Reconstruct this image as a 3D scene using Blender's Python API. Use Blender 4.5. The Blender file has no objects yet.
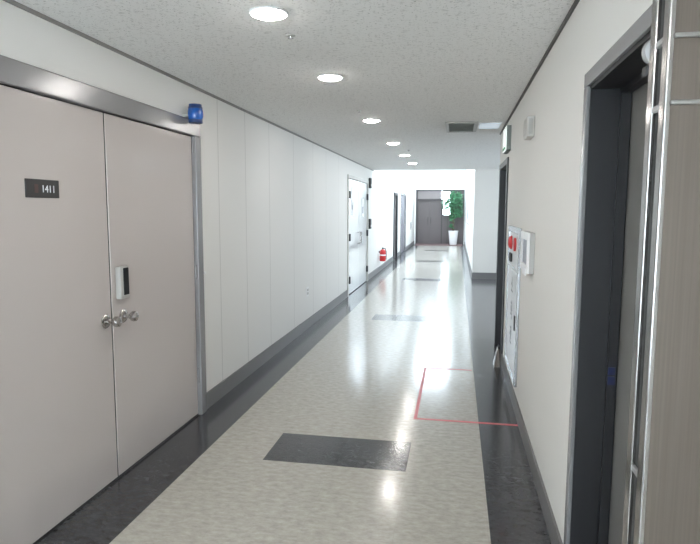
import bpy, bmesh, math, random
from mathutils import Vector, Matrix

S = bpy.context.scene
COL = S.collection
PI = math.pi
random.seed(7)

# ---------------------------------------------------------------- camera, sky, exposure
fw = Vector((-0.17806322, 0.97814662, -0.10734379))
rt = Vector((0.98376138, 0.1794505, 0.0033275))
up = Vector((-0.02251768, 0.10500817, 0.99421639))
camd = bpy.data.cameras.new('camera')
cam = bpy.data.objects.new('camera', camd)
COL.objects.link(cam)
camd.sensor_fit = 'HORIZONTAL'
camd.sensor_width = 36.0
camd.lens = 581.84 / 700 * 36
camd.clip_start = 0.02
M4 = Matrix((rt, up, -fw)).transposed().to_4x4()
M4.translation = Vector((0, 0, 1.57))
cam.matrix_world = M4
S.camera = cam

W = bpy.data.worlds.new('daylight')
S.world = W
W.use_nodes = True
bgn = W.node_tree.nodes['Background']
bgn.inputs[0].default_value = (0.76, 0.89, 1.0, 1)
bgn.inputs[1].default_value = 15.0

S.view_settings.view_transform = 'Standard'
S.view_settings.look = 'None'
S.view_settings.gamma = 1
S.view_settings.use_curve_mapping = False
S.view_settings.exposure = 0.32
S.cycles.diffuse_bounces = 12
S.cycles.max_bounces = 16
LAMP = 110.0           # radiance of a downlight diffuser


def portal(loc, rot, sx, sy):
    d = bpy.data.lights.new('daylight_portal', 'AREA')
    d.shape = 'RECTANGLE'
    d.size, d.size_y = sx, sy
    d.cycles.is_portal = True
    o = bpy.data.objects.new('daylight_portal', d)
    o.location, o.rotation_euler = loc, rot
    COL.objects.link(o)


portal((-0.75, 20.0, 3.97), (0, 0, 0), 1.1, 11.6)
portal((-0.72, -3.04, 1.25), (-PI / 2, 0, 0), 2.0, 2.0)
portal((3.62, 10.4, 1.57), (0, PI / 2, 0), 1.25, 2.4)

# ---------------------------------------------------------------- materials


def mat(name, col, rough=0.5, metal=0.0, spec=0.5, emit=None, es=0.0, coat=0.0):
    m = bpy.data.materials.new(name)
    m.use_nodes = True
    b = m.node_tree.nodes['Principled BSDF']
    b.inputs['Base Color'].default_value = (*col, 1)
    b.inputs['Roughness'].default_value = rough
    b.inputs['Metallic'].default_value = metal
    b.inputs['Specular IOR Level'].default_value = spec
    b.inputs['Coat Weight'].default_value = coat
    if emit:
        b.inputs['Emission Color'].default_value = (*emit, 1)
        b.inputs['Emission Strength'].default_value = es
    return m


class N:
    """tiny node helper"""

    def __init__(s, m):
        s.t = m.node_tree
        s.b = s.t.nodes['Principled BSDF']

    def add(s, kind, **kw):
        n = s.t.nodes.new(kind)
        for k, v in kw.items():
            setattr(n, k, v)
        return n

    def put(s, sock, v):
        if isinstance(v, (int, float)):
            sock.default_value = v
        elif isinstance(v, tuple):
            sock.default_value = v if len(v) == len(sock.default_value) else (*v, 1)
        else:
            s.t.links.new(v, sock)

    def math(s, op, a, b=0.0, c=0.0):
        n = s.add('ShaderNodeMath', operation=op)
        s.put(n.inputs[0], a)
        s.put(n.inputs[1], b)
        s.put(n.inputs[2], c)
        return n.outputs[0]

    def mix(s, f, a, b):
        n = s.add('ShaderNodeMix', data_type='RGBA')
        s.put(n.inputs[0], f)
        s.put(n.inputs[6], a)
        s.put(n.inputs[7], b)
        return n.outputs[2]

    def coord(s):
        return s.add('ShaderNodeTexCoord').outputs['Object']

    def scaled(s, v, sc):
        n = s.add('ShaderNodeMapping')
        s.t.links.new(v, n.inputs[0])
        n.inputs['Scale'].default_value = sc
        return n.outputs[0]

    def noise(s, v, scale, detail=3, rough=0.5):
        n = s.add('ShaderNodeTexNoise')
        s.t.links.new(v, n.inputs['Vector'])
        n.inputs['Scale'].default_value = scale
        n.inputs['Detail'].default_value = detail
        n.inputs['Roughness'].default_value = rough
        return n.outputs[0]

    def ramp(s, f, a, b):
        n = s.add('ShaderNodeMapRange')
        n.clamp = True
        s.put(n.inputs[0], f)
        n.inputs[1].default_value = a
        n.inputs[2].default_value = b
        return n.outputs[0]

    def bump(s, h, strength, dist=0.002):
        n = s.add('ShaderNodeBump')
        n.inputs['Strength'].default_value = strength
        n.inputs['Distance'].default_value = dist
        s.t.links.new(h, n.inputs['Height'])
        s.t.links.new(n.outputs[0], s.b.inputs['Normal'])

    def color(s, v):
        s.put(s.b.inputs['Base Color'], v)


def band(n, x, a, b):
    return n.math('MULTIPLY', n.math('GREATER_THAN', x, a), n.math('LESS_THAN', x, b))


# floor: cream vinyl tile, charcoal borders and charcoal double tiles
m_floor = mat('vinyl_floor', (0.5, 0.47, 0.42), 0.17, spec=0.5, coat=0.12)
m_floor.node_tree.nodes['Principled BSDF'].inputs['Coat Roughness'].default_value = 0.09
n = N(m_floor)
co = n.coord()
sep = n.add('ShaderNodeSeparateXYZ')
n.t.links.new(co, sep.inputs[0])
X, Y = sep.outputs[0], sep.outputs[1]
st = n.noise(n.scaled(co, (1.0, 1.9, 1)), 17, 5, 0.65)
st2 = n.noise(n.scaled(co, (0.8, 2.0, 1)), 55, 3, 0.6)
cream = n.mix(n.ramp(st, 0.32, 0.7), (0.345, 0.325, 0.285), (0.49, 0.465, 0.415))
cream = n.mix(n.math('MULTIPLY', n.ramp(st2, 0.56, 0.70), 0.6), cream, (0.31, 0.295, 0.265))
fx = n.math('FRACT', n.math('DIVIDE', n.math('ADD', X, 1.167 + 9.0), 0.45))
fy = n.math('FRACT', n.math('DIVIDE', n.math('ADD', Y, -3.359 + 9.0), 0.45))
seam = n.math('MAXIMUM', n.math('LESS_THAN', fx, 0.006), n.math('LESS_THAN', fy, 0.006))
cream = n.mix(n.math('MULTIPLY', seam, 0.22), cream, (0.3, 0.28, 0.25))
dk = n.mix(n.ramp(st, 0.3, 0.75), (0.026, 0.027, 0.030), (0.070, 0.071, 0.077))
dk = n.mix(n.math('MULTIPLY', n.ramp(st2, 0.58, 0.74), 0.4), dk, (0.16, 0.16, 0.165))
dk = n.mix(n.math('MULTIPLY', seam, 0.3), dk, (0.02, 0.02, 0.02))
alc_refl = n.math('MULTIPLY', n.math('GREATER_THAN', Y, 7.16), n.math('GREATER_THAN', X, 0.195))
dk = n.mix(n.math('MULTIPLY', alc_refl, 0.6), dk, (0.15, 0.15, 0.16))  # alcove floor lightened: the wall's reflection put into the tile colour
ry = n.math('MULTIPLY', n.math('FRACT', n.math('DIVIDE', n.math('ADD', Y, -3.359 + 9.5), 4.75)), 4.75)
rect = n.math('MULTIPLY', band(n, X, -1.167, -0.267), n.math('LESS_THAN', ry, 0.45))
dark = n.math('MAXIMUM', n.math('LESS_THAN', X, -1.575), n.math('GREATER_THAN', X, 0.195))
dark = n.math('MAXIMUM', dark, rect)
n.color(n.mix(dark, cream, dk))
wav = n.noise(n.scaled(co, (1.0, 1.0, 1)), 5, 2, 0.5)
n.bump(wav, 0.045, 0.01)

# acoustic ceiling with small dark flecks
m_ceil = mat('fissured_ceiling', (0.7, 0.69, 0.67), 0.9, spec=0.2)
n = N(m_ceil)
co = n.coord()
a = n.noise(n.scaled(co, (1, 1, 0.1)), 42, 3, 0.65)
b = n.noise(n.scaled(co, (1, 1, 0.1)), 85, 2, 0.6)
fl = n.math('MULTIPLY', n.ramp(a, 0.56, 0.66), 0.30)
fl = n.math('MAXIMUM', fl, n.math('MULTIPLY', n.ramp(b, 0.63, 0.69), 0.85))
n.color(n.mix(fl, (0.83, 0.825, 0.81), (0.30, 0.29, 0.275)))

# left wall: painted panels with thin butt joints
m_panel = mat('panelled_wall', (0.76, 0.74, 0.70), 0.55, spec=0.35)
n = N(m_panel)
sep = n.add('ShaderNodeSeparateXYZ')
n.t.links.new(n.coord(), sep.inputs[0])
Y = sep.outputs[1]
j = None
for y in (4.51, 5.13, 5.82, 6.73, 7.68, 8.48, 9.42, 13.9, 16.3, 19.4):
    k = band(n, Y, y - 0.007, y + 0.007)
    j = k if j is None else n.math('MAXIMUM', j, k)
n.color(n.mix(n.math('MULTIPLY', j, 0.6), (0.75, 0.74, 0.72), (0.48, 0.47, 0.455)))

m_wall = mat('painted_wall', (0.75, 0.735, 0.705), 0.6, spec=0.3)
n = N(m_wall)
n.bump(n.noise(n.coord(), 260, 2), 0.08, 0.001)
m_white = mat('white_paint', (0.82, 0.82, 0.81), 0.5)
m_base = mat('grey_vinyl_base', (0.17, 0.165, 0.165), 0.4)
m_trimdk = mat('dark_ceiling_trim', (0.07, 0.065, 0.06), 0.5)
m_trimlt = mat('grey_ceiling_trim', (0.24, 0.23, 0.22), 0.5)
m_frame = mat('grey_metal_frame', (0.27, 0.265, 0.27), 0.24, 0.25)
m_leaf = mat('door_paint', (0.52, 0.472, 0.45), 0.14, spec=0.5)
m_gap = mat('shadow_gap', (0.03, 0.03, 0.03), 0.7)
m_char = mat('charcoal_frame', (0.020, 0.020, 0.022), 0.45)
m_gleaf = mat('grey_door_leaf', (0.18, 0.175, 0.168), 0.5)
m_chrome = mat('satin_chrome', (0.48, 0.46, 0.445), 0.22, 1.0)
m_polish = mat('polished_steel', (0.34, 0.33, 0.32), 0.18, 1.0)
m_steel = mat('brushed_steel', (0.14, 0.13, 0.12), 0.45, 0.7)
n = N(m_steel)
g = n.noise(n.scaled(n.coord(), (60, 60, 0.8)), 4, 3)
n.color(n.mix(n.ramp(g, 0.3, 0.7), (0.112, 0.092, 0.076), (0.132, 0.108, 0.090)))
n.bump(g, 0.015, 0.001)
m_black = mat('black_plastic', (0.012, 0.012, 0.014), 0.25)
m_pad = mat('touch_pad', (0.010, 0.010, 0.011), 0.35, spec=0.25)
m_blackm = mat('black_matte', (0.03, 0.03, 0.032), 0.6)
m_hole = mat('grille_dark', (0.24, 0.26, 0.24), 0.8)
m_grille = mat('grille_grey', (0.36, 0.385, 0.355), 0.5)
m_plate = mat('plate_dark', (0.045, 0.042, 0.042), 0.4)
m_plater = mat('plate_maroon', (0.10, 0.055, 0.05), 0.45)
m_letter = mat('letter_white', (0.8, 0.82, 0.86), 0.5)
m_letterd = mat('letter_grey', (0.16, 0.17, 0.19), 0.5)
m_blue = mat('blue_lens', (0.012, 0.10, 0.40), 0.12, coat=0.6)
m_blued = mat('blue_base', (0.008, 0.035, 0.14), 0.35)
m_bluek = mat('blue_strike', (0.010, 0.016, 0.07), 0.35)
m_plastic = mat('pale_plastic', (0.56, 0.545, 0.515), 0.45)
m_plasticg = mat('grey_plastic', (0.43, 0.42, 0.40), 0.45)
m_refl = mat('reflection_steel', (0.25, 0.24, 0.225), 0.35, 0.7)
m_latch = mat('latch_grey', (0.30, 0.30, 0.30), 0.4)
m_whitep = mat('white_plastic', (0.8, 0.8, 0.8), 0.35)
m_gloss = mat('white_gloss_door', (0.78, 0.80, 0.82), 0.12, coat=0.5)
m_lamp = mat('lamp_diffuser', (1, 1, 1), 0.4, emit=(1.0, 0.965, 0.92), es=LAMP)
m_panelamp = mat('cool_lamp', (0.75, 0.8, 0.85), 0.4, emit=(0.70, 0.85, 1.0), es=0.3)
m_exit = mat('exit_face', (0.8, 0.84, 0.82), 0.4, emit=(0.92, 1.0, 0.96), es=0.5)
m_exitbody = mat('exit_body', (0.20, 0.23, 0.215), 0.5)
m_green = mat('exit_green', (0.02, 0.3, 0.13), 0.5)
m_red = mat('red_enamel', (0.62, 0.03, 0.035), 0.3)
m_redlens = mat('red_lens', (0.62, 0.045, 0.05), 0.2)
m_cab = mat('cabinet_enamel', (0.60, 0.61, 0.63), 0.3)
m_cabf = mat('cabinet_frame', (0.50, 0.51, 0.53), 0.25, 0.8)
m_paper = mat('white_paper', (0.85, 0.86, 0.88), 0.6)
m_info = mat('grey_print', (0.33, 0.35, 0.40), 0.5)
m_tape = mat('red_tape', (0.58, 0.12, 0.135), 0.45)
m_brown = mat('brown_steel', (0.13, 0.112, 0.112), 0.4, 0.2)
m_brownd = mat('dark_brown', (0.07, 0.06, 0.06), 0.45)
m_brownl = mat('light_brown', (0.25, 0.22, 0.22), 0.4, 0.2)
m_lav = mat('lavender_door', (0.19, 0.185, 0.22), 0.4)
m_mat = mat('maroon_mat', (0.16, 0.10, 0.10), 0.9)
m_pot = mat('white_glaze', (0.85, 0.85, 0.85), 0.2)
m_soil = mat('soil', (0.05, 0.035, 0.025), 0.95)
m_bark = mat('bark', (0.13, 0.09, 0.06), 0.85)
m_leafg = mat('ficus_leaf', (0.07, 0.26, 0.12), 0.4)
n = N(m_leafg)
gg = n.noise(n.coord(), 9, 2)
n.color(n.mix(n.ramp(gg, 0.35, 0.65), (0.07, 0.27, 0.13), (0.17, 0.42, 0.24)))
m_bluelogo = mat('blue_print', (0.10, 0.25, 0.55), 0.5)

m_glass = bpy.data.materials.new('window_glass')
m_glass.use_nodes = True
t = m_glass.node_tree
t.nodes.clear()
o_ = t.nodes.new('ShaderNodeOutputMaterial')
mx = t.nodes.new('ShaderNodeMixShader')
tr = t.nodes.new('ShaderNodeBsdfTransparent')
gl = t.nodes.new('ShaderNodeBsdfGlossy')
gl.inputs['Roughness'].default_value = 0.02
mx.inputs[0].default_value = 0.06
t.links.new(tr.outputs[0], mx.inputs[1])
t.links.new(gl.outputs[0], mx.inputs[2])
t.links.new(mx.outputs[0], o_.inputs[0])

# ---------------------------------------------------------------- mesh helpers


def box(bm, x0, x1, y0, y1, z0, z1):
    vs = [bm.verts.new((x, y, z)) for x in (x0, x1) for y in (y0, y1) for z in (z0, z1)]
    for f in ((0, 1, 3, 2), (4, 6, 7, 5), (0, 4, 5, 1), (2, 3, 7, 6), (0, 2, 6, 4), (1, 5, 7, 3)):
        bm.faces.new([vs[i] for i in f])


def lathe(bm, prof, c, axis='Z', seg=32):
    """prof = [(r, h)...]; closed with caps"""
    rings = []
    for r, h in prof:
        ring = []
        for i in range(seg):
            a = 2 * PI * i / seg
            u, v = r * math.cos(a), r * math.sin(a)
            p = {'Z': (u, v, h), 'X': (h, u, v), 'Y': (v, h, u)}[axis]
            ring.append(bm.verts.new((c[0] + p[0], c[1] + p[1], c[2] + p[2])))
        rings.append(ring)
    for a, b in zip(rings, rings[1:]):
        for i in range(seg):
            k = (i + 1) % seg
            bm.faces.new((a[i], a[k], b[k], b[i]))
    bm.faces.new(rings[0][::-1])
    bm.faces.new(rings[-1])


def tube(bm, pts, rad, seg=10):
    pts = [Vector(p) for p in pts]
    rad = rad if isinstance(rad, (list, tuple)) else [rad] * len(pts)
    rings = []
    ref = Vector((0.31, 0.17, 0.93)).normalized()
    for i, p in enumerate(pts):
        d = (pts[min(i + 1, len(pts) - 1)] - pts[max(i - 1, 0)]).normalized()
        u = d.cross(ref).normalized()
        v = d.cross(u)
        rings.append([bm.verts.new(p + (u * math.cos(2 * PI * k / seg) + v * math.sin(2 * PI * k / seg)) * rad[i])
                      for k in range(seg)])
    for a, b in zip(rings, rings[1:]):
        for i in range(seg):
            k = (i + 1) % seg
            bm.faces.new((a[i], a[k], b[k], b[i]))
    bm.faces.new(rings[0][::-1])
    bm.faces.new(rings[-1])


def link(name, bm, m, parent=None, smooth=False, bevel=0.0, loc=None):
    bmesh.ops.recalc_face_normals(bm, faces=bm.faces)
    org = Vector(loc) if loc is not None else (parent_world(parent) if parent else Vector((0, 0, 0)))
    bmesh.ops.translate(bm, verts=bm.verts, vec=-org)
    me = bpy.data.meshes.new(name)
    bm.to_mesh(me)
    bm.free()
    me.materials.append(m)
    if smooth:
        for p in me.polygons:
            p.use_smooth = True
    o = bpy.data.objects.new(name, me)
    COL.objects.link(o)
    o.location = org
    if parent:
        o.parent = parent
        o.location = org - parent_world(parent)
    if bevel:
        b = o.modifiers.new('bevel', 'BEVEL')
        b.width = bevel
        b.segments = 2
        b.limit_method = 'ANGLE'
    if smooth:
        e = o.modifiers.new('split', 'EDGE_SPLIT')
        e.split_angle = math.radians(40)
    return o


def parent_world(o):
    v = Vector((0, 0, 0))
    while o:
        v += o.location
        o = o.parent
    return v


def bx(name, m, dims, parent=None, bevel=0.0, loc=None):
    bm = bmesh.new()
    ds = dims if isinstance(dims[0], (list, tuple)) else [dims]
    for d in ds:
        box(bm, *d)
    return link(name, bm, m, parent, bevel=bevel, loc=loc)


def lt(name, m, prof, c, axis='Z', parent=None, seg=32, loc=None):
    bm = bmesh.new()
    lathe(bm, prof, c, axis, seg)
    return link(name, bm, m, parent, smooth=True, loc=loc)


def tb(name, m, pts, rad, parent=None, seg=10, loc=None):
    bm = bmesh.new()
    tube(bm, pts, rad, seg)
    return link(name, bm, m, parent, smooth=True, loc=loc)


def tag(o, label, cat=None, group=None, kind=None):
    o['label'] = label
    if cat:
        o['category'] = cat
    if group:
        o['group'] = group
    if kind:
        o['kind'] = kind
    return o


def struct(o, label=None):
    o['kind'] = 'structure'
    if label:
        o['label'] = label
    return o


def thing(name, loc, label, cat, group=None, kind=None):
    o = bpy.data.objects.new(name, None)
    o.empty_display_size = 0.1
    o.location = loc
    COL.objects.link(o)
    return tag(o, label, cat, group, kind)


def text(name, body, size, loc, rot, m, parent, depth=0.001):
    cu = bpy.data.curves.new('lettering', 'FONT')
    cu.body = body
    cu.size = size
    cu.extrude = depth
    cu.align_x = 'CENTER'
    cu.align_y = 'CENTER'
    tmp = bpy.data.objects.new('lettering', cu)
    COL.objects.link(tmp)
    bpy.context.view_layer.update()
    me = bpy.data.meshes.new_from_object(tmp.evaluated_get(bpy.context.evaluated_depsgraph_get()))
    bpy.data.objects.remove(tmp)
    me.materials.clear()
    me.materials.append(m)
    o = bpy.data.objects.new(name, me)
    COL.objects.link(o)
    o.rotation_euler = rot
    o.parent = parent
    o.location = Vector(loc) - parent_world(parent)
    return o


def wall_cells(a0, a1, z0, z1, holes):
    """rectangles in (a, z) that fill the wall round its openings"""
    xs = sorted({a0, a1, *[h[0] for h in holes], *[h[1] for h in holes]})
    out = []
    for p, q in zip(xs, xs[1:]):
        mid = (p + q) / 2
        hs = sorted((h[2], h[3]) for h in holes if h[0] < mid < h[1])
        z = z0
        for b, tp in hs:
            if b > z:
                out.append((p, q, z, b))
            z = tp
        if z < z1:
            out.append((p, q, z, z1))
    return out


L, R, H = -1.908, 0.488, 2.4585
FAR = 27.0
ALC0, ALC1 = 7.15, 13.45

# ---------------------------------------------------------------- the setting
struct(bx('floor', m_floor, (L - 0.2, 3.8, -3.2, FAR + 0.8, -0.12, 0.0)))
struct(bx('ceiling', m_ceil, (L - 0.2, 3.8, -3.2, ALC1, H, H + 0.1)))
bm = bmesh.new()
for r in wall_cells(-3.2, FAR + 0.2, 0, 4.1, [(1.86, 4.06, 0, 2.14), (10.25, 12.56, 0, 2.14), (17.95, 18.95, 0, 2.06), (20.2, 22.1, 0, 2.12)]):
    box(bm, L - 0.16, L, *r)
struct(link('wall_left', bm, m_panel))
bm = bmesh.new()
for r in wall_cells(-3.2, ALC0, 0, H, [(1.30, 2.42, 0, 2.045), (5.98, 6.94, 0, 2.06)]):
    box(bm, R, R + 0.26, *r)
struct(link('wall_right', bm, m_wall))
bm = bmesh.new()
for r in wall_cells(L - 0.16, R + 0.26, 0, H, [(-1.75, 0.33, 0.2, 2.3)]):
    box(bm, r[0], r[1], -3.2, -3.05, r[2], r[3])
struct(link('wall_back', bm, m_wall))
w = struct(bx('window_fill_back', m_whitep, [(x - 0.03, x + 0.03, -3.16, -3.1, 0.2, 2.3) for x in (-1.72, -0.71, 0.3)] + [(-1.75, 0.33, -3.16, -3.1, z, z + 0.05) for z in (0.2, 2.25)]), 'unseen window behind the viewer, added for fill light')  # unseen window added behind the camera to fill the near end with light
bx('glass', m_glass, (-1.72, 0.3, -3.135, -3.128, 0.25, 2.25), w)
struct(bx('wall_alcove_near', m_wall, (R + 0.26, 3.8, ALC0 - 0.16, ALC0, 0, H)))
struct(bx('wall_alcove_far', m_wall, [(0.385, 3.8, ALC1, ALC1 + 0.15, 0, 4.1)]))
bm = bmesh.new()
for r in wall_cells(ALC0, ALC1, 0, H, [(9.2, 11.6, 0.95, 2.2)]):
    box(bm, 3.6, 3.8, *r)
struct(link('wall_alcove_side', bm, m_wall))
struct(bx('wall_corridor_right', m_white, (0.385, 0.545, ALC1 + 0.15, FAR + 0.2, 0, 4.1)))
struct(bx('wall_bulkhead', m_white, (L, 0.385, ALC1 - 0.12, ALC1, H + 0.1, 4.1)))
# far wall above and beside its wide recessed doorway
struct(bx('wall_far', m_white, [(L, 0.385, FAR, FAR + 0.2, 2.46, 4.1), (L, -1.85, FAR, FAR + 0.2, 0, 2.46), (0.33, 0.385, FAR, FAR + 0.2, 0, 2.46)]))
# high ceiling of the far hall with an added, unseen roof light
bm = bmesh.new()
for r in wall_cells(ALC1 - 0.12, FAR + 0.2, L - 0.16, 0.545, [(14.2, 25.8, -1.3, -0.2)]):
    box(bm, r[2], r[3], r[0], r[1], 4.0, 4.12)
struct(link('ceiling_far_hall', bm, m_white))
w = struct(bx('window_added_roof', m_whitep, [(-1.3, -0.2, y - 0.03, y + 0.03, 4.02, 4.1) for y in (14.23, 17.1, 20, 22.9, 25.77)]), 'long unseen roof light added to bring daylight to the far end of the corridor')  # unseen opening added to flood the far hall with daylight
bx('glass', m_glass, (-1.3, -0.2, 14.2, 25.8, 4.05, 4.058), w)
w = struct(bx('window_added_alcove', m_whitep, [(3.66, 3.72, y - 0.03, y + 0.03, 0.95, 2.2) for y in (9.23, 10.4, 11.57)] + [(3.66, 3.72, 9.2, 11.6, z, z + 0.05) for z in (0.95, 2.15)]), 'unseen window added at the end of the side alcove for daylight')  # added out of view so daylight reaches the left wall
bx('glass', m_glass, (3.685, 3.692, 9.2, 11.6, 0.98, 2.17), w)

# baseboards and ceiling trims
struct(bx('baseboard_left', m_base, [(L, L + 0.012, 4.13, 10.19, 0, 0.13), (L, L + 0.012, 12.62, 17.9, 0, 0.13), (L, L + 0.012, 19.0, 20.15, 0, 0.13), (L, L + 0.012, 22.15, FAR, 0, 0.13)]))
struct(bx('baseboard_right', m_base, [(R - 0.012, R, 2.47, 5.92, 0, 0.125), (R - 0.012, R, -3, 1.25, 0, 0.125)]))
struct(bx('baseboard_alcove', m_base, [(0.385, 3.6, ALC1 - 0.012, ALC1, 0, 0.15), (0.373, 0.385, ALC1 - 0.012, FAR, 0, 0.13)]))
struct(bx('trim_1', m_trimlt, [(L, L + 0.014, -3, ALC1, H - 0.016, H)]), 'slim grey ceiling trim along the left wall')
struct(bx('trim_2', m_trimdk, [(R - 0.013, R, -3, ALC0, H - 0.016, H)]), 'slim dark ceiling trim along the right wall')

# ---------------------------------------------------------------- door_1: the near grey double door on the left
d = thing('door_1', (L, 2.96, 0), 'pale grey-beige double door with grey metal frame, near left', 'door', kind='structure')
bm = bmesh.new()
FR = L + 0.03
box(bm, L - 0.14, FR, 1.79, 4.125, 2.095, 2.205)
box(bm, L - 0.14, FR, 4.035, 4.125, 0, 2.095)
box(bm, L - 0.14, FR, 1.79, 1.88, 0, 2.095)
link('door_frame', bm, m_frame, d, bevel=0.006)
bx('dark_backing', m_gap, (L - 0.155, L - 0.075, 1.885, 4.03, 0.0, 2.095), d)
lv = {}
for nm, y0, y1 in (('near', 1.885, 2.953), ('far', 2.967, 4.03)):
    lv[nm] = bx('door_leaf', m_leaf, (L - 0.07, L - 0.002, y0, y1, 0.012, 2.09), d, bevel=0.003)
# knobs with roses
for nm, y in (('near', 2.895), ('far', 3.07)):
    k = lt('knob_rose', m_chrome, [(0.001, 0), (0.038, 0.0), (0.040, 0.005), (0.034, 0.012), (0.018, 0.016), (0.001, 0.016)], (L - 0.002, y, 0.945), 'X', lv[nm])
    lt('door_knob', m_chrome, [(0.001, 0.0), (0.0135, 0.0), (0.0135, 0.034), (0.020, 0.040), (0.029, 0.050), (0.031, 0.062), (0.028, 0.074), (0.017, 0.081), (0.001, 0.082)], (L + 0.008, y, 0.945), 'X', lv[nm])
# keypad lock on the far leaf
lb = bx('digital_lock', m_plasticg, (L - 0.002, L + 0.032, 3.005, 3.098, 1.052, 1.238), lv['far'], bevel=0.007)
lb['label'] = 'slim silver electronic lock with black touch pad'
bx('lock_touchpad', m_pad, (L + 0.026, L + 0.037, 3.034, 3.086, 1.072, 1.230), lv['far'], bevel=0.004)
bx('gap_shade_strip', m_gap, (L - 0.06, L - 0.006, 2.9535, 2.9665, 0.012, 2.09), d)  # dark strip put between the leaves to stand for the gap's shade
bx('kick_strip', m_gap, (L - 0.06, L + 0.0005, 1.885, 4.03, 0.0005, 0.014), d)  # dark strip filling the gap below both leaves
# room number plate on the near leaf
PX = L - 0.002
pl = bx('number_plate', m_plate, (PX, PX + 0.007, 2.332, 2.555, 1.618, 1.703), lv['near'], bevel=0.002)
pl['label'] = 'dark door plate with the number 1411 in white'
rotL = (PI / 2, 0, PI / 2)
text('plate_number', '1411', 0.048, (PX + 0.0078, 2.478, 1.658), rotL, m_letter, lv['near'])
bx('plate_square', m_plater, [(PX + 0.007, PX + 0.0078, 2.385, 2.41, 1.64, 1.68)], lv['near'])
# frame hinges
for z in (2.03, 1.10, 0.31):
    tb('door_hinge', m_frame, [(L + 0.006, 4.032, z - 0.055), (L + 0.006, 4.032, z + 0.055)], 0.009, lv['far'])

# ---------------------------------------------------------------- door_2: the white double door further down the left wall
d = thing('door_2', (L, 11.4, 0), 'glossy white double door with dark hinges, middle of left wall', 'door', kind='structure')
bm = bmesh.new()
box(bm, L - 0.12, L + 0.02, 10.20, 12.61, 2.12, 2.18)
box(bm, L - 0.12, L + 0.02, 10.20, 10.26, 0, 2.12)
box(bm, L - 0.12, L + 0.02, 12.55, 12.61, 0, 2.12)
link('door_frame', bm, m_plastic, d, bevel=0.004)
bx('dark_backing', m_gap, (L - 0.14, L - 0.065, 10.25, 12.56, 0, 2.13), d)
lv2 = []
for y0, y1 in ((10.265, 11.40), (11.41, 12.545)):
    lv2.append(bx('door_leaf', m_gloss, (L - 0.06, L - 0.004, y0, y1, 0.012, 2.115), d, bevel=0.003))
for y, o in ((10.37, lv2[0]), (12.50, lv2[1])):
    for z in (1.83, 1.06, 0.28):
        bx('door_hinge', m_blackm, (L - 0.004, L + 0.03, y - 0.03, y + 0.03, z - 0.065, z + 0.065), o, bevel=0.004)
for y, o in ((11.34, lv2[0]), (11.47, lv2[1])):
    tb('door_handle', m_chrome, [(L - 0.004, y, 0.9), (L + 0.05, y, 0.9), (L + 0.05, y, 1.12), (L - 0.004, y, 1.12)], 0.011, o)

# door_3, door_4: the two dark framed doors near the end of the left wall
for nm, y0, y1, zt, m, lab in (('door_3', 17.95, 18.95, 2.06, m_brownd, 'narrow dark framed door on the left wall beyond the extinguisher'),
                               ('door_4', 20.2, 22.1, 2.12, m_lav, 'grey double door on the left wall nearest the far end')):
    d = thing(nm, (L, (y0 + y1) / 2, 0), lab, 'door', kind='structure')
    bx('door_frame', m_blackm if nm == 'door_3' else m_frame, [(L - 0.14, L + 0.025, y0 - 0.06, y1 + 0.06, zt - 0.05, zt + 0.03), (L - 0.14, L + 0.025, y0 - 0.06, y0 + 0.05, 0, zt - 0.05), (L - 0.14, L + 0.025, y1 - 0.05, y1 + 0.06, 0, zt - 0.05)], d)
    ys = [(y0 + 0.05, y1 - 0.05)] if nm == 'door_3' else [(y0 + 0.05, (y0 + y1) / 2 - 0.004), ((y0 + y1) / 2 + 0.004, y1 - 0.05)]
    for a, b in ys:
        o = bx('door_leaf', m, (L - 0.08, L - 0.03, a, b, 0.01, zt - 0.05), d)
        tb('door_handle', m_chrome, [(L - 0.03, b - 0.08, 1.0), (L + 0.01, b - 0.08, 1.0), (L + 0.01, b - 0.2, 1.0)], 0.01, o)

# ---------------------------------------------------------------- door_5: near right doorway, charcoal reveal and recessed grey leaf
d = thing('door_5', (R, 1.86, 0), 'near right doorway with grey frame and deep charcoal reveal', 'door', kind='structure')
bm = bmesh.new()
box(bm, R - 0.012, R + 0.004, 1.24, 2.452, 2.038, 2.092)
box(bm, R - 0.012, R + 0.004, 2.402, 2.452, 0, 2.038)
box(bm, R - 0.012, R + 0.004, 1.24, 1.30, 0, 2.038)
link('frame_face', bm, m_frame, d, bevel=0.003)
bm = bmesh.new()
box(bm, R + 0.004, R + 0.25, 2.402, 2.42, 0, 2.045)
box(bm, R + 0.004, R + 0.25, 1.30, 1.318, 0, 2.045)
box(bm, R + 0.004, R + 0.25, 1.318, 2.402, 2.026, 2.045)
box(bm, R + 0.11, R + 0.145, 2.382, 2.402, 0, 2.026)
box(bm, R + 0.11, R + 0.145, 1.318, 2.382, 2.006, 2.026)
link('reveal', bm, m_char, d)
lf = bx('door_leaf', m_gleaf, (R + 0.150, R + 0.195, 1.325, 2.398, 0.01, 2.022), d, bevel=0.002)
bx('backing', m_char, (R + 0.2, R + 0.25, 1.318, 2.402, 0.0, 2.026), d)
bx('strike_plate', m_bluek, [(R + 0.112, R + 0.138, 2.379, 2.3825, 0.925, 0.955), (R + 0.112, R + 0.138, 2.379, 2.3825, 0.885, 0.918)], d)

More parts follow.
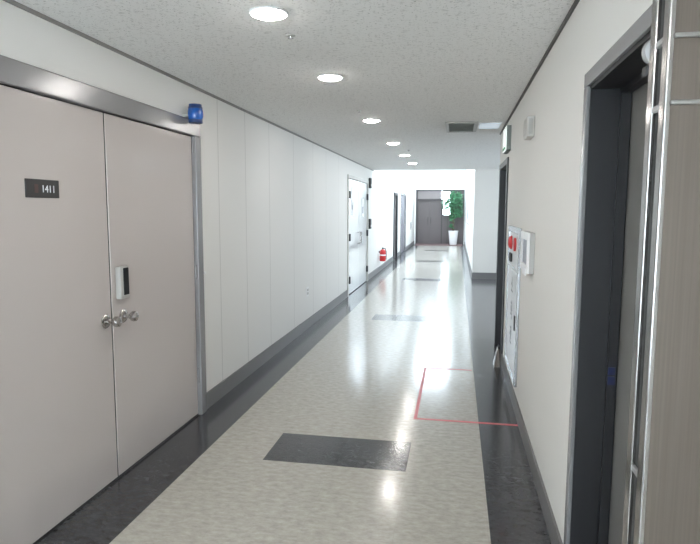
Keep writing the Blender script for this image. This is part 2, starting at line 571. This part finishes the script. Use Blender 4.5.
# door_6: further right doorway, dark
d = thing('door_6', (R, 6.46, 0), 'dark doorway at the far end of the right wall', 'door', kind='structure')
bm = bmesh.new()
box(bm, R - 0.014, R + 0.25, 5.92, 7.0, 2.02, 2.08)
box(bm, R - 0.014, R + 0.25, 6.89, 7.0, 0, 2.02)
box(bm, R - 0.014, R + 0.25, 5.92, 6.03, 0, 2.02)
link('door_frame', bm, m_char, d, bevel=0.003)
bx('door_leaf', m_char, (R + 0.09, R + 0.13, 6.035, 6.885, 0.01, 2.015), d, bevel=0.002)
tb('door_handle', m_chrome, [(R + 0.09, 6.8, 1.0), (R + 0.05, 6.8, 1.0), (R + 0.05, 6.68, 1.0)], 0.01, d)

# door_7: brown steel entrance in the far wall
d = thing('door_7', (-1.2, FAR, 0), 'brown steel double door in the far wall', 'door', kind='structure')
bx('door_frame', m_brownd, [(-1.85, -1.76, FAR + 0.02, FAR + 0.2, 0, 2.46), (-0.70, -0.64, FAR + 0.02, FAR + 0.2, 0, 2.05), (-1.85, 0.33, FAR + 0.02, FAR + 0.2, 2.40, 2.46), (-1.76, -0.70, FAR + 0.02, FAR + 0.2, 1.96, 2.05)], d)
bx('backing', m_brownd, (-1.76, -0.70, FAR + 0.16, FAR + 0.19, 0, 1.96), d)  # unseen sheet added to block daylight between the leaves
bx('transom_panel', m_brownl, (-1.76, -0.70, FAR + 0.06, FAR + 0.2, 2.05, 2.40), d)
for a, b in ((-1.757, -1.235), (-1.228, -0.703)):
    o = bx('door_leaf', m_brown, (a, b, FAR + 0.1, FAR + 0.15, 0.01, 1.96), d)
    hx = b - 0.06 if b < -1 else a + 0.06
    tb('door_handle', m_brownd, [(hx, FAR + 0.1, 0.9), (hx, FAR + 0.05, 0.9), (hx, FAR + 0.05, 1.2), (hx, FAR + 0.1, 1.2)], 0.012, o)
# side light to its right: brown lower panel with window above
s = struct(bx('wall_side_panel', m_brown, [(-0.64, 0.33, FAR + 0.06, FAR + 0.16, 0, 1.30), (-0.27, 0.33, FAR + 0.06, FAR + 0.16, 1.30, 2.40)]), 'brown steel panel to the right of the brown door')
w = struct(bx('window_3', m_brownl, [(-0.64, -0.27, FAR + 0.05, FAR + 0.15, z, z + 0.03) for z in (1.30, 1.62, 1.85, 2.37)] + [(x, x + 0.03, FAR + 0.05, FAR + 0.15, 1.30, 2.40) for x in (-0.64, -0.30)]), 'small bright window between the brown door and the potted tree')
bx('glass', m_glass, (-0.61, -0.30, FAR + 0.09, FAR + 0.095, 1.33, 2.37), w)
for x in (-0.42, 0.02):
    bx('panel_rib', m_brownd, (x, x + 0.02, FAR + 0.05, FAR + 0.06, 0, 1.30), s)

# ---------------------------------------------------------------- ceiling fittings
names = ['largest and nearest round downlight in the ceiling row',
         'second round downlight of the row, above the near double door',
         'third round downlight of the row, level with the plain left panels',
         'fourth round downlight of the row, beyond the ceiling grille',
         'fifth round downlight of the row, second from its far end',
         'smallest and farthest round downlight, at the end of the row']
src = None
for i, y in enumerate((2.65, 3.96, 5.9, 7.95, 9.72, 11.4)):
    if src is None:
        src = thing('ceiling_light', (-0.862, y, H), names[0], 'downlight', 'recessed downlights')
        bm = bmesh.new()
        prof = [(0.090, 0.0), (0.090, -0.005), (0.086, -0.009), (0.078, -0.008), (0.075, -0.003), (0.075, 0.0)]
        lathe(bm, prof, (-0.862, y, H), 'Z', 40)
        link('trim_ring', bm, m_whitep, src, smooth=True)
        lt('diffuser', m_lamp, [(0.001, -0.004), (0.077, -0.0045), (0.074, -0.011), (0.055, -0.018), (0.001, -0.022)], (-0.862, y, H), 'Z', src, 40)
    else:
        r = src.copy()
        COL.objects.link(r)
        r.location = (-0.862, y, H)
        r['label'] = names[i]
        for ch in src.children:
            c = ch.copy()
            COL.objects.link(c)
            c.parent = r
# one more of the row behind the camera lights the near end of the corridor
for y in (0.85, -1.0):
    r = src.copy()
    COL.objects.link(r)
    r.location = (-0.862, y, H)
    r['label'] = 'round downlight above the near end, outside the picture'
    for ch in src.children:
        c = ch.copy()
        COL.objects.link(c)
        c.parent = r

src = None
for y, x, lab in ((3.0, -0.86, 'small ceiling sprinkler just beyond the nearest downlight'), (5.33, -0.89, 'small ceiling sprinkler between the second and third downlights'), (8.92, -0.73, 'small ceiling sprinkler between the fourth and fifth downlights')):
    if src is None:
        src = thing('ceiling_sprinkler', (x, y, H), lab, 'sprinkler', 'ceiling sprinklers')
        lt('escutcheon', m_plasticg, [(0.001, 0), (0.024, 0), (0.022, -0.004), (0.012, -0.006), (0.001, -0.006)], (x, y, H), 'Z', src, 20)
        lt('sprinkler_head', m_chrome, [(0.001, -0.005), (0.009, -0.006), (0.007, -0.013), (0.014, -0.015), (0.014, -0.017), (0.001, -0.018)], (x, y, H), 'Z', src, 16)
    else:
        r = src.copy()
        COL.objects.link(r)
        r.location = (x, y, H)
        r['label'] = lab
        for ch in src.children:
            c = ch.copy()
            COL.objects.link(c)
            c.parent = r

v = thing('ceiling_vent', (0.03, 6.52, H), 'rectangular grey-green air grille in the ceiling', 'vent')
bm = bmesh.new()
for b_ in ((-0.135, 0.195, 6.15, 6.185), (-0.135, 0.195, 6.86, 6.895), (-0.135, -0.10, 6.185, 6.86), (0.16, 0.195, 6.185, 6.86)):
    box(bm, *b_, H - 0.012, H)
link('vent_frame', bm, m_plasticg, v)
bx('vent_backing', m_hole, (-0.10, 0.16, 6.185, 6.86, H - 0.003, H - 0.0005), v)
for i in range(14):
    y = 6.21 + i * 0.047
    bm = bmesh.new()
    vs = [bm.verts.new(p) for p in ((-0.10, y, H - 0.012), (0.16, y, H - 0.012), (0.16, y + 0.04, H - 0.007), (-0.10, y + 0.04, H - 0.007))]
    vt = [bm.verts.new((p.co.x, p.co.y, p.co.z + 0.002)) for p in vs]
    bm.faces.new(vs)
    bm.faces.new(vt[::-1])
    for a in range(4):
        b2 = (a + 1) % 4
        bm.faces.new((vs[a], vt[a], vt[b2], vs[b2]))
    link('vent_slat', bm, m_grille, v)
p = thing('ceiling_panel_light', (0.32, 6.44, H), 'small bluish-white ceiling panel right of the air grille', 'ceiling panel')
bx('panel_frame', m_whitep, (0.205, 0.435, 6.25, 6.63, H - 0.01, H), p, bevel=0.002)
bx('diffuser', m_panelamp, (0.22, 0.42, 6.265, 6.615, H - 0.013, H - 0.009), p)

# ---------------------------------------------------------------- left wall fittings
cx, cy = L + 0.087, 3.92
s = thing('strobe_beacon', (cx, cy, 2.168), 'blue barrel-shaped strobe beacon on the corner of the near door frame', 'beacon')
lt('beacon_base', m_blued, [(0.001, 0), (0.047, 0), (0.049, 0.004), (0.049, 0.022), (0.046, 0.026), (0.001, 0.026)], (cx, cy, 2.168), 'Z', s)
lt('beacon_lens', m_blue, [(0.001, 0.024), (0.048, 0.024), (0.053, 0.04), (0.0545, 0.062), (0.053, 0.084), (0.049, 0.098), (0.001, 0.098)], (cx, cy, 2.168), 'Z', s)
lt('beacon_cap', m_blued, [(0.001, 0.097), (0.050, 0.097), (0.050, 0.106), (0.045, 0.114), (0.044, 0.128), (0.001, 0.129)], (cx, cy, 2.168), 'Z', s)
bx('wall_bracket', m_plastic, [(L, cx - 0.02, cy - 0.03, cy + 0.03, 2.21, 2.225)], s)

o = thing('wall_outlet', (L, 7.34, 0.49), 'small white outlet plate low on the plain left wall', 'outlet')
bx('faceplate', m_whitep, (L, L + 0.009, 7.285, 7.40, 0.43, 0.555), o, bevel=0.003)
bx('socket', m_plasticg, [(L + 0.009, L + 0.012, 7.315, 7.37, 0.455, 0.485), (L + 0.009, L + 0.012, 7.315, 7.37, 0.5, 0.53)], o)
o = tag(bx('wall_stud', m_whitep, (L, L + 0.015, 4.175, 4.20, 1.07, 1.09), loc=(L, 4.19, 1.08), bevel=0.004), 'tiny white stud on the wall right of the near door frame', 'wall stud')

for z, lab in ((2.14, 'upper small black box on the wall right of the white double door'), (1.25, 'lower small black box on the wall right of the white double door')):
    o = thing('wall_box', (L, 12.8, z), lab, 'wall box', 'small black wall boxes')
    bx('housing', m_blackm, (L, L + 0.05, 12.70, 12.86, z - 0.11, z + 0.11), o, bevel=0.006)
    bx('cover', m_plasticg, (L + 0.05, L + 0.054, 12.73, 12.83, z - 0.07, z - 0.02), o)

NL = L - 0.004
for nm, y, z, hw, hh, m, lab in (('paper_notice', 10.72, 1.72, 0.13, 0.26, m_paper, 'white paper notice high on the left leaf of the white double door'),
                                 ('paper_notice', 11.95, 1.60, 0.14, 0.19, m_paper, 'pale paper notice with grey print on the right leaf of the white double door')):
    o = tag(bx(nm, m, (NL, NL + 0.003, y - hw, y + hw, z - hh, z + hh), loc=(NL, y, z)), lab, 'notice')
    bx('printed_block', m_info, [(NL + 0.003, NL + 0.0036, y - hw * .7, y + hw * .7, z - hh * .6, z + hh * (.1 if hh < .2 else -.3))], o)

# fire extinguisher hung on the left wall
ex, ey = L + 0.098, 14.55
f = thing('fire_extinguisher', (ex, ey, 0.27), 'red fire extinguisher hung low on the left wall beyond the white double door', 'fire extinguisher')
lt('cylinder_body', m_red, [(0.001, 0.27), (0.07, 0.27), (0.077, 0.285), (0.077, 0.50), (0.066, 0.54), (0.04, 0.562), (0.022, 0.57), (0.001, 0.57)], (ex, ey, 0), 'Z', f)
lt('valve', m_blackm, [(0.001, 0.568), (0.02, 0.568), (0.02, 0.60), (0.001, 0.602)], (ex, ey, 0), 'Z', f, 16)
bx('lever_handle', m_blackm, [(ex - 0.012, ex + 0.012, ey - 0.10, ey + 0.02, 0.60, 0.612), (ex - 0.012, ex + 0.012, ey - 0.09, ey, 0.575, 0.585)], f)
tb('hose', m_blackm, [(ex, ey + 0.02, 0.59), (ex + 0.05, ey + 0.07, 0.585), (ex + 0.075, ey + 0.07, 0.51), (ex + 0.08, ey + 0.05, 0.38), (ex + 0.08, ey + 0.03, 0.31)], 0.011, f)
lt('instruction_band', m_paper, [(0.0772, 0.41), (0.0784, 0.41), (0.0784, 0.44), (0.0772, 0.44)], (ex, ey, 0), 'Z', f)
bx('wall_bracket', m_blackm, (L, ex - 0.07, ey - 0.03, ey + 0.03, 0.48, 0.52), f)

o = thing('switch_panel', (L, 24.6, 0.88), 'small grey switch panel on the left wall close to the far door', 'switch panel')
bx('housing', m_plasticg, (L, L + 0.03, 24.4, 24.9, 0.72, 1.04), o, bevel=0.004)
bx('cover', m_lav, (L + 0.03, L + 0.034, 24.47, 24.83, 0.78, 0.98), o)

# ---------------------------------------------------------------- right wall fittings
o = thing('wall_speaker', (R, 4.15, 2.11), 'small cream louvred wall speaker box high on the right wall', 'speaker')
bx('housing', m_plastic, (R - 0.05, R, 4.02, 4.22, 2.045, 2.18), o, bevel=0.008)
bx('grille', m_plasticg, [(R - 0.053, R - 0.05, 4.045, 4.195, 2.065 + i * 0.017, 2.074 + i * 0.017) for i in range(6)], o)
bx('side_vent', m_plasticg, [(R - 0.038, R - 0.012, 4.017, 4.021, 2.062, 2.162)], o)

# hydrant cabinet
c = thing('hydrant_cabinet', (R, 5.0, 0.2), 'tall pale fire hydrant cabinet with red lamp set in the right wall', 'hydrant cabinet')
bx('cabinet_frame', m_cabf, [(R - 0.022, R, 4.55, 4.60, 0.2, 1.43), (R - 0.022, R, 5.42, 5.47, 0.2, 1.43), (R - 0.022, R, 4.60, 5.42, 0.2, 0.25), (R - 0.022, R, 4.60, 5.42, 1.38, 1.43), (R - 0.02, R, 4.60, 5.42, 1.075, 1.105)], c, bevel=0.003)
bx('alarm_panel', m_cab, (R - 0.014, R, 4.60, 5.42, 1.105, 1.38), c)
hd = bx('cabinet_door', m_cab, (R - 0.016, R, 4.603, 5.417, 0.253, 1.073), c)
rotR = (PI / 2, 0, -PI / 2)
for i, ch in enumerate('소화전'):
    text('hydrant_lettering', ch, 0.17, (R - 0.0165, 5.02, 0.93 - i * 0.21), rotR, m_letterd, hd)
bx('door_pull', m_blackm, (R - 0.026, R - 0.016, 4.66, 4.70, 0.62, 0.74), hd, bevel=0.003)
lt('alarm_lamp', m_redlens, [(0.001, -0.014), (0.06, -0.014), (0.06, -0.020), (0.048, -0.036), (0.028, -0.046), (0.001, -0.048)], (R, 5.18, 1.29), 'X', c)
lt('alarm_button', m_red, [(0.001, -0.014), (0.055, -0.014), (0.055, -0.03), (0.03, -0.034), (0.001, -0.034)], (R, 4.86, 1.29), 'X', c)
bx('alarm_sounder', m_blackm, (R - 0.03, R - 0.014, 5.10, 5.25, 1.13, 1.20), c)

# framed notice box next to it
o = thing('notice_frame', (R, 3.98, 1.3), 'white framed grey notice box right of the hydrant cabinet', 'notice frame')
bx('back_box', m_plasticg, (R - 0.03, R, 3.80, 4.19, 1.165, 1.425), o, bevel=0.003)
bm = bmesh.new()
for b_ in ((3.80, 3.85, 1.165, 1.425), (4.14, 4.19, 1.165, 1.425), (3.85, 4.14, 1.165, 1.215), (3.85, 4.14, 1.375, 1.425)):
    box(bm, R - 0.045, R - 0.03, *b_)
link('frame', bm, m_whitep, o, bevel=0.004)
bx('notice_sheet', m_info, (R - 0.034, R - 0.03, 3.85, 4.14, 1.215, 1.375), o)
bx('leaflet', m_paper, [(R - 0.05, R - 0.046, 3.83, 4.0, 1.15, 1.20)], o)

# exit sign box
o = thing('exit_sign', (R, 5.93, 2.24), 'lit white sign box above the far right doorway', 'sign')
bx('housing', m_exitbody, (R - 0.04, R, 5.75, 6.12, 2.125, 2.36), o, bevel=0.004)
bx('lit_face', m_exit, (R - 0.048, R - 0.04, 5.76, 6.11, 2.135, 2.35), o)
bx('green_band', m_green, (R - 0.0495, R - 0.048, 5.78, 6.09, 2.145, 2.17), o)

# silver door stop at the foot of the far right doorway
o = thing('door_stop', (0.43, 5.95, 0), 'silver door stop on the floor by the far right doorway', 'door stop')
bm = bmesh.new()
vs = [bm.verts.new(q) for q in ((0.40, 5.86, 0), (0.462, 5.86, 0), (0.462, 6.06, 0), (0.40, 6.06, 0), (0.44, 5.98, 0.16), (0.462, 5.98, 0.16), (0.462, 6.06, 0.17), (0.44, 6.06, 0.17))]
for q in ((0, 3, 2, 1), (4, 5, 6, 7), (0, 1, 5, 4), (1, 2, 6, 5), (2, 3, 7, 6), (3, 0, 4, 7)):
    bm.faces.new([vs[i] for i in q])
link('wedge', bm, m_polish, o, bevel=0.004)
bx('rubber_pad', m_blackm, (0.445, 0.463, 5.99, 6.05, 0.17, 0.185), o)

# framed poster on the far right wall
o = thing('poster_frame', (0.385, 20, 1.5), 'pale framed poster on the far right wall before the potted tree', 'poster')
bx('frame', m_cabf, (0.36, 0.385, 18.2, 21.6, 1.1, 1.85), o)
bx('poster', m_paper, (0.357, 0.36, 18.3, 21.5, 1.14, 1.81), o)
bx('printed_block', m_lav, (0.3555, 0.357, 18.9, 20.6, 1.25, 1.6), o)

# ---------------------------------------------------------------- stainless steel panel by the near right doorway
sp = thing('steel_panel', (0.41, 1.15, 0), 'tall brushed stainless steel panel with polished edge strips beside the near right doorway', 'steel panel')
ZT = 2.40
pb = bx('panel_body', m_steel, (0.350, R - 0.002, 1.098, 1.118, 0, ZT), sp)
bx('back_panel', m_steel, (0.362, R - 0.002, 1.185, 1.205, 0, ZT), sp)
bx('dark_gasket', m_gap, (0.356, R - 0.002, 1.118, 1.185, 0, ZT), sp)
bx('edge_strip', m_polish, (0.3435, 0.354, 1.094, 1.124, 0, ZT), sp, bevel=0.003)
bx('edge_strip', m_polish, (0.3475, 0.3605, 1.178, 1.208, 0, ZT), sp, bevel=0.003)
for z in (1.862, 1.752):
    bx('reflection_strip', m_refl, (0.354, R - 0.002, 1.092, 1.099, z - 0.004, z + 0.004), sp, bevel=0.002)  # thin paler strips standing for lines of light reflected in the panel
for z in (1.87, 1.755, 1.07):
    bx('hinge_tab', m_latch, (0.349, 0.357, 1.12, 1.182, z - 0.008, z + 0.003), sp, bevel=0.002)
lt('latch_cap', m_latch, [(0.001, 1.209), (0.014, 1.209), (0.024, 1.214), (0.027, 1.226), (0.023, 1.238), (0.01, 1.244), (0.001, 1.245)], (0.366, 0, 1.868), 'Y', sp)
bx('latch_hook', m_blackm, (0.345, 0.366, 1.212, 1.24, 1.822, 1.842), sp, bevel=0.003)

# ---------------------------------------------------------------- floor items
bm = bmesh.new()
for b_ in ((-0.285, -0.26, 4.255, 5.72), (-0.26, R - 0.013, 4.255, 4.285), (-0.26, 0.18, 5.69, 5.72)):
    box(bm, *b_, 0, 0.0012)
tag(link('floor_tape', bm, m_tape, loc=(-0.27, 4.27, 0)), 'red tape outline of a box on the glossy floor', 'floor tape')
tag(bx('door_mat', m_mat, (-1.8, 0.28, 25.6, 26.95, 0, 0.012), loc=(-0.8, 26.3, 0)), 'maroon mat on the floor before the brown door', 'mat')

# potted ficus tree
px, py = -0.13, 26.4
t = thing('potted_tree', (px, py, 0.012), 'leafy green tree in a tall white pot by the far door', 'plant')
lt('pot', m_pot, [(0.001, 0.012), (0.15, 0.012), (0.155, 0.03), (0.215, 0.60), (0.225, 0.605), (0.225, 0.63), (0.2, 0.63), (0.195, 0.58), (0.001, 0.58)], (px, py, 0), 'Z', t)
lt('soil', m_soil, [(0.001, 0.582), (0.19, 0.582), (0.19, 0.6), (0.001, 0.61)], (px, py, 0), 'Z', t)
bm = bmesh.new()
tube(bm, [(px, py, 0.6), (px + 0.015, py, 0.9), (px - 0.02, py + 0.01, 1.2), (px + 0.01, py, 1.6)], [0.028, 0.024, 0.02, 0.012], 10)
tube(bm, [(px - 0.03, py, 0.6), (px - 0.06, py, 0.95), (px - 0.02, py - 0.02, 1.3), (px - 0.13, py, 1.7)], [0.02, 0.017, 0.014, 0.008], 8)
tube(bm, [(px, py, 1.2), (px + 0.15, py, 1.5), (px + 0.25, py, 1.8)], [0.013, 0.01, 0.006], 8)
tube(bm, [(px, py, 1.4), (px - 0.12, py - 0.1, 1.8), (px - 0.18, py - 0.1, 2.1)], [0.012, 0.009, 0.005], 8)
link('trunk', bm, m_bark, t, smooth=True)
bm = bmesh.new()


def leaf(bm, c, ln, wd):
    a = random.uniform(0, 2 * PI)
    d = Vector((math.cos(a), math.sin(a), random.uniform(-1.1, 0.25))).normalized()
    s_ = d.cross(Vector((0, 0, 1))).normalized()
    nn = s_.cross(d)
    c = Vector(c)
    pts = [c, c + d * ln * 0.35 + s_ * wd + nn * 0.012, c + d * ln * 0.5 - nn * 0.004, c + d * ln * 0.35 - s_ * wd + nn * 0.012, c + d * ln * 0.95]
    v_ = [bm.verts.new(q) for q in pts]
    bm.faces.new((v_[0], v_[1], v_[2]))
    bm.faces.new((v_[0], v_[2], v_[3]))
    bm.faces.new((v_[1], v_[4], v_[2]))
    bm.faces.new((v_[3], v_[2], v_[4]))


blobs = [(0, 0, 2.05, 0.40, 0.38), (-0.26, -0.1, 2.0, 0.27, 0.36), (-0.26, -0.1, 1.8, 0.25, 0.3), (0.1, -0.1, 2.2, 0.3, 0.2), (-0.2, 0, 1.72, 0.30, 0.3), (0.2, 0, 1.85, 0.3, 0.36), (0.02, 0, 1.42, 0.24, 0.25), (0.22, 0, 1.45, 0.22, 0.2), (-0.05, 0, 1.2, 0.13, 0.14), (-0.08, 0, 0.85, 0.09, 0.1)]
for bx_, by_, bz_, br, bh in blobs:
    for i in range(int(1500 * br * br + 45)):
        while True:
            q = Vector((random.uniform(-1, 1), random.uniform(-1, 1), random.uniform(-1, 1)))
            if q.length < 1:
                break
        x = min(px + bx_ + q.x * br, 0.22)
        leaf(bm, (x, min(py + by_ + q.y * br, 26.8), bz_ + q.z * bh), random.uniform(0.09, 0.15), random.uniform(0.024, 0.036))
link('foliage', bm, m_leafg, t)
